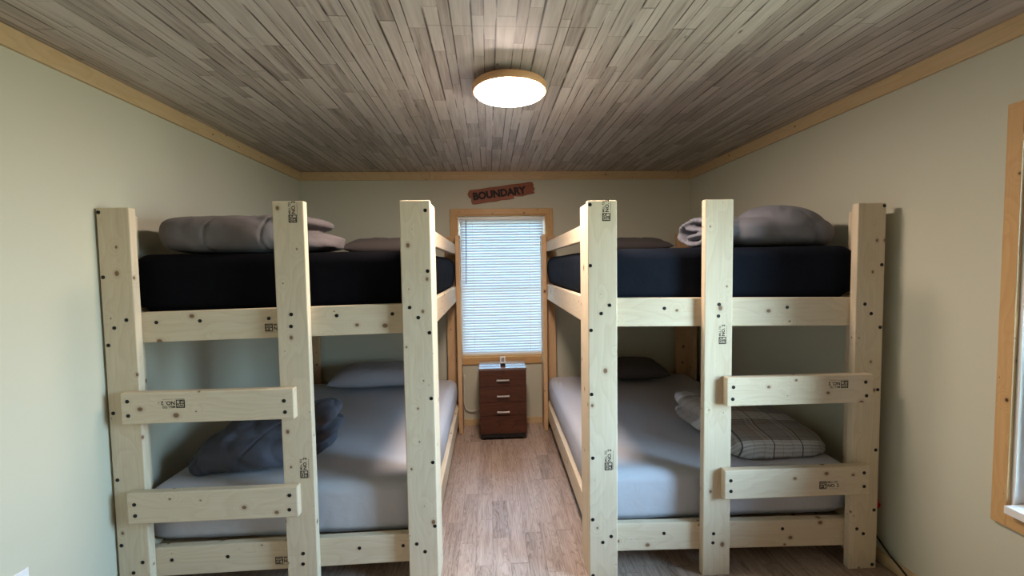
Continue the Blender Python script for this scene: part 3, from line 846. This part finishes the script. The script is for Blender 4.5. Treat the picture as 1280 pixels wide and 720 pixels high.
# ------------------------------------------------------------------ drawer cabinet
cab = empty('file_cabinet', (0.112, 3.882, 0))
tag(cab, 'dark walnut three-drawer rolling cabinet under the back window', 'cabinet')
cw_, cd_ = 0.415, 0.33
x0, x1, yf, yb = -cw_ / 2, cw_ / 2, -cd_ / 2, cd_ / 2
bm = bmesh.new()
bm_box(bm, (x0 + 0.008, 0.009, 0.347), (0.016, cd_ - 0.018, 0.570)); bm_box(bm, (x1 - 0.008, 0.009, 0.347), (0.016, cd_ - 0.018, 0.570))
bm_box(bm, (0, yb - 0.006, 0.347), (cw_ - 0.032, 0.012, 0.570)); bm_box(bm, (0, 0.003, 0.070), (cw_ - 0.032, cd_ - 0.03, 0.016))
mesh_obj('carcass', bm, M['walnut'], cab)
box_obj('top_panel', (x0 - 0.003, yf - 0.004, 0.632), (x1 + 0.003, yb, 0.650), M['gloss_top'], cab, 0.0025)
for z0, z1, hz in ((0.491, 0.629, 0.547), (0.345, 0.488, 0.405), (0.227, 0.342, 0.263), (0.062, 0.224, None)):
    d = box_obj('drawer' if hz else 'lower_panel', (x0 + 0.001, yf, z0), (x1 - 0.001, yf + 0.018, z1), M['walnut'], cab, 0.0025)
    if hz is None: continue
    c = d.matrix_basis.translation.copy()
    bm = bmesh.new()
    bm_box(bm, (0, -0.026, 0), (0.112, 0.008, 0.014))
    for sx in (-0.046, 0.046): bm_box(bm, (sx, -0.013, 0), (0.008, 0.022, 0.009))
    bevel_all(bm, 0.0015, 1)
    mesh_obj('handle', bm, M['nickel'], d, Matrix.Translation((0, yf - c.y + 0.002, hz - c.z)))
box_obj('plinth', (x0 + 0.008, yf + 0.010, 0.024), (x1 - 0.008, yb - 0.01, 0.061), M['plastic_black'], cab, 0.002)
for cx, cy in ((x0 + 0.045, yf + 0.035), (x1 - 0.045, yf + 0.035), (0, yf + 0.035), (x0 + 0.045, yb - 0.04), (x1 - 0.045, yb - 0.04)):
    bm = bmesh.new()
    r = bmesh.ops.create_cone(bm, cap_ends=True, segments=20, radius1=0.0125, radius2=0.0125, depth=0.018)
    bmesh.ops.rotate(bm, verts=bm.verts, matrix=Matrix.Rotation(PI / 2, 3, 'Y'))
    bmesh.ops.translate(bm, verts=bm.verts, vec=(cx, cy, 0.0125))
    bm_box(bm, (cx, cy + 0.004, 0.021), (0.026, 0.02, 0.006))
    mesh_obj('caster', bm, M['plastic_black'], cab, None, False)

dev = empty('desk_gadget', (0.117, 3.84, 0.650))
tag(dev, 'small white plastic gadget on a dark stand atop the walnut cabinet', 'gadget')
rx = Matrix.Rotation(-0.22, 4, 'X')
bm = bmesh.new(); bm_box(bm, (0, 0, 0), (0.046, 0.020, 0.062)); bevel_all(bm, 0.005, 2)
mesh_obj('housing', bm, M['plastic_white'], dev, Matrix.Translation((0, 0, 0.046)) @ rx)
bm = bmesh.new(); bm_box(bm, (0, 0, 0), (0.028, 0.002, 0.036))
mesh_obj('screen', bm, M['plastic_grey'], dev, Matrix.Translation((0, -0.0105, 0.050)) @ rx)
bm = bmesh.new(); bm_box(bm, (0, 0.002, 0.008), (0.044, 0.040, 0.016)); bevel_all(bm, 0.003, 2)
mesh_obj('stand', bm, M['plastic_black'], dev)

# cords, tag, outlet plate
bm = bmesh.new(); tube(bm, spline([(-0.246, 4.112, 0.50), (-0.250, 4.112, 0.36), (-0.256, 4.108, 0.236), (-0.236, 4.10, 0.172), (-0.195, 4.095, 0.150), (-0.145, 4.092, 0.158), (-0.09, 4.085, 0.19), (-0.06, 4.082, 0.30)], 8), 0.0048, 8)
tag(mesh_obj('power_cord', bm, M['cord_white'], None, None, True), 'white power cord looping down the wall behind the walnut cabinet', 'cord')
bm = bmesh.new(); tube(bm, spline([(1.955, 2.23, 0.34), (1.975, 2.12, 0.20), (1.974, 2.03, 0.133), (1.974, 1.96, 0.085), (1.973, 1.90, 0.056), (1.972, 1.84, 0.028), (1.962, 1.76, 0.008), (1.94, 1.66, 0.0045), (1.90, 1.5, 0.0045)], 8), 0.0042, 8)
tag(mesh_obj('extension_cord', bm, M['cord_black'], None, None, True), 'black cord running down the wall behind the post beside the plaid-quilt bunk', 'cord')
bm = bmesh.new()
bm_box(bm, (1.979, 2.045, 0.300), (0.012, 0.034, 0.044)); bm_box(bm, (1.984, 2.055, 0.335), (0.008, 0.022, 0.040)); bevel_all(bm, 0.003, 2)
bm_box(bm, (1.984, 2.03, 0.285), (0.006, 0.012, 0.03), Matrix.Rotation(0.5, 3, 'X'))
tag(mesh_obj('red_tag', bm, M['red']), 'small bright red plastic piece poking out behind the bunk post, above the black cord', 'tag')

out = empty('outlet_plate', (LEFT, 1.605, 0.394))
tag(out, 'white outlet cover plate low on the left wall', 'outlet')
bm = bmesh.new(); bm_box(bm, (0.003, 0, 0), (0.006, 0.071, 0.116)); bevel_all(bm, 0.002, 2); mesh_obj('cover', bm, M['plastic_white'], out)
for dz in (-0.02, 0.02):
    bm = bmesh.new(); bm_box(bm, (0.0066, 0, dz), (0.002, 0.030, 0.026)); bevel_all(bm, 0.0008, 1); mesh_obj('socket', bm, M['vinyl'], out)

# ------------------------------------------------------------------ sign above the window
sg = empty('wooden_sign', (0.135, BACK - 0.002, 2.240))
sg.rotation_euler = (0, -0.122, 0)
tag(sg, 'red-brown wooden sign reading BOUNDARY above the back window', 'sign')
outline = [(-0.305, 0.052), (-0.29, 0.068), (-0.20, 0.066), (-0.10, 0.070), (0.0, 0.068), (0.10, 0.072), (0.20, 0.069), (0.29, 0.072), (0.312, 0.066),
           (0.320, 0.045), (0.317, 0.020), (0.328, 0.005), (0.318, -0.012), (0.308, -0.018), (0.322, -0.030), (0.315, -0.038), (0.26, -0.040), (0.20, -0.050), (0.155, -0.045),
           (0.118, -0.038), (0.120, -0.062), (0.05, -0.066), (0.0, -0.062), (-0.05, -0.068), (-0.15, -0.066), (-0.24, -0.070), (-0.283, -0.066), (-0.292, -0.04), (-0.286, -0.008), (-0.305, 0.004), (-0.315, 0.028)]
bm = bmesh.new()
fv = [bm.verts.new((x, -0.018, z)) for x, z in outline]; bv = [bm.verts.new((x, 0.0, z)) for x, z in outline]
bm.faces.new(fv); bm.faces.new(bv[::-1])
for i in range(len(outline)): bm.faces.new((fv[i], bv[i], bv[(i + 1) % len(outline)], fv[(i + 1) % len(outline)]))
bmesh.ops.recalc_face_normals(bm, faces=bm.faces)
mesh_obj('plaque', bm, M['sign_wood'], sg)
tb = text_bm('BOUNDARY', 0.092, 0.0012, 0.0052, 'CENTER')
xs = [v.co.x for v in tb.verts]; wid = max(xs) - min(xs)
k = 0.512 / wid
lb = bmesh.new(); merge(lb, tb, Matrix.Diagonal((k, 1.0, 1, 1)))
mesh_obj('lettering', lb, M['sign_ink'], sg, frame_mtx((-0.018, -0.0188, -0.028), (1, 0, 0), (0, -1, 0)))

# ------------------------------------------------------------------ ceiling lamp
lp = empty('ceiling_light', (0.119, 2.112, TOP))
tag(lp, 'round flush ceiling light with oak ring, lit', 'ceiling light')
bm = bmesh.new(); lathe(bm, [(0.0, 0.0), (0.105, 0.0), (0.105, -0.030), (0.0, -0.030)], 64)
mesh_obj('base_plate', bm, M['vinyl'], lp, None, False)
bm = bmesh.new(); lathe(bm, [(0.0, -0.028), (0.170, -0.028), (0.178, -0.030), (0.181, -0.035), (0.181, -0.058), (0.178, -0.063), (0.172, -0.064), (0.169, -0.060), (0.168, -0.050), (0.0, -0.050)], 72)
mesh_obj('rim', bm, M['rim'], lp, None, True)
bm = bmesh.new(); lathe(bm, [(0.1675, -0.052), (0.1675, -0.066), (0.163, -0.072), (0.13, -0.081), (0.07, -0.087), (0.0, -0.088)], 72)
mesh_obj('diffuser', bm, M['lamp'], lp, None, True)

# ------------------------------------------------------------------ daylight
wd = bpy.data.worlds.new('World'); sc.world = wd; wd.use_nodes = True
nt = wd.node_tree; g = G(nt)
for n in list(nt.nodes): nt.nodes.remove(n)
wo = g.n('ShaderNodeOutputWorld'); bg = g.n('ShaderNodeBackground')
tcg = g.n('ShaderNodeTexCoord').outputs['Generated']
z = g.sep(tcg)[2]
SKY = 51.0
c = g.ramp(g.math('ADD', g.math('MULTIPLY', z, 0.5), 0.5),
           [(0.0, (0.15, 0.17, 0.12)), (0.44, (0.25, 0.28, 0.22)), (0.50, (0.57, 0.72, 0.80)), (0.58, (0.50, 0.75, 1.0)), (1.0, (0.34, 0.61, 1.0))])
g.link(c, bg.inputs[0]); bg.inputs[1].default_value = SKY
g.link(bg.outputs[0], wo.inputs[0])
def portal(name, loc, rot, sx, sy):
    la = bpy.data.lights.new(name, 'AREA'); la.shape = 'RECTANGLE'; la.size = sx; la.size_y = sy
    la.cycles.is_portal = True
    o = bpy.data.objects.new(name, la); COL.objects.link(o); o.location = loc; o.rotation_euler = rot
portal('daylight_back_window', ((WX0 + WX1) / 2, BACK + 0.13, (WZ0 + WZ1) / 2), (-PI / 2, 0, 0), WX1 - WX0, WZ1 - WZ0)
portal('daylight_right_window', (RIGHT + 0.13, (RY0 + RY1) / 2, (RZ0 + RZ1) / 2), (0, PI / 2, 0), RZ1 - RZ0, RY1 - RY0)

# ------------------------------------------------------------------ camera
yaw, pitch, roll = 0.0551, -0.0512, -0.0151
cy, sy = math.cos(yaw), math.sin(yaw); cp, sp = math.cos(pitch), math.sin(pitch); cr, sr = math.cos(roll), math.sin(roll)
F = Vector((sy * cp, cy * cp, sp)); R = Vector((cy, -sy, 0)); U = R.cross(F)
Rc = R * cr + U * sr; Uc = U * cr - R * sr
cam = bpy.data.cameras.new('camera'); cam.sensor_width = 36.0; cam.lens = 533.43 / 1280 * 36.0; cam.clip_start = 0.02
co = bpy.data.objects.new('camera', cam); COL.objects.link(co)
m = Matrix((Rc, Uc, -F)).transposed().to_4x4(); m.translation = (0, 0, 1.5463)
co.matrix_world = m
sc.camera = co

vs = sc.view_settings
vs.view_transform = 'Standard'; vs.look = 'None'; vs.gamma = 1.0; vs.use_curve_mapping = False
vs.exposure = -0.06
cyc = sc.cycles
cyc.use_denoising = True
cyc.max_bounces = 10; cyc.diffuse_bounces = 6; cyc.glossy_bounces = 4; cyc.transmission_bounces = 6; cyc.transparent_max_bounces = 12
cyc.sample_clamp_indirect = 6.0
cyc.caustics_reflective = False; cyc.caustics_refractive = False
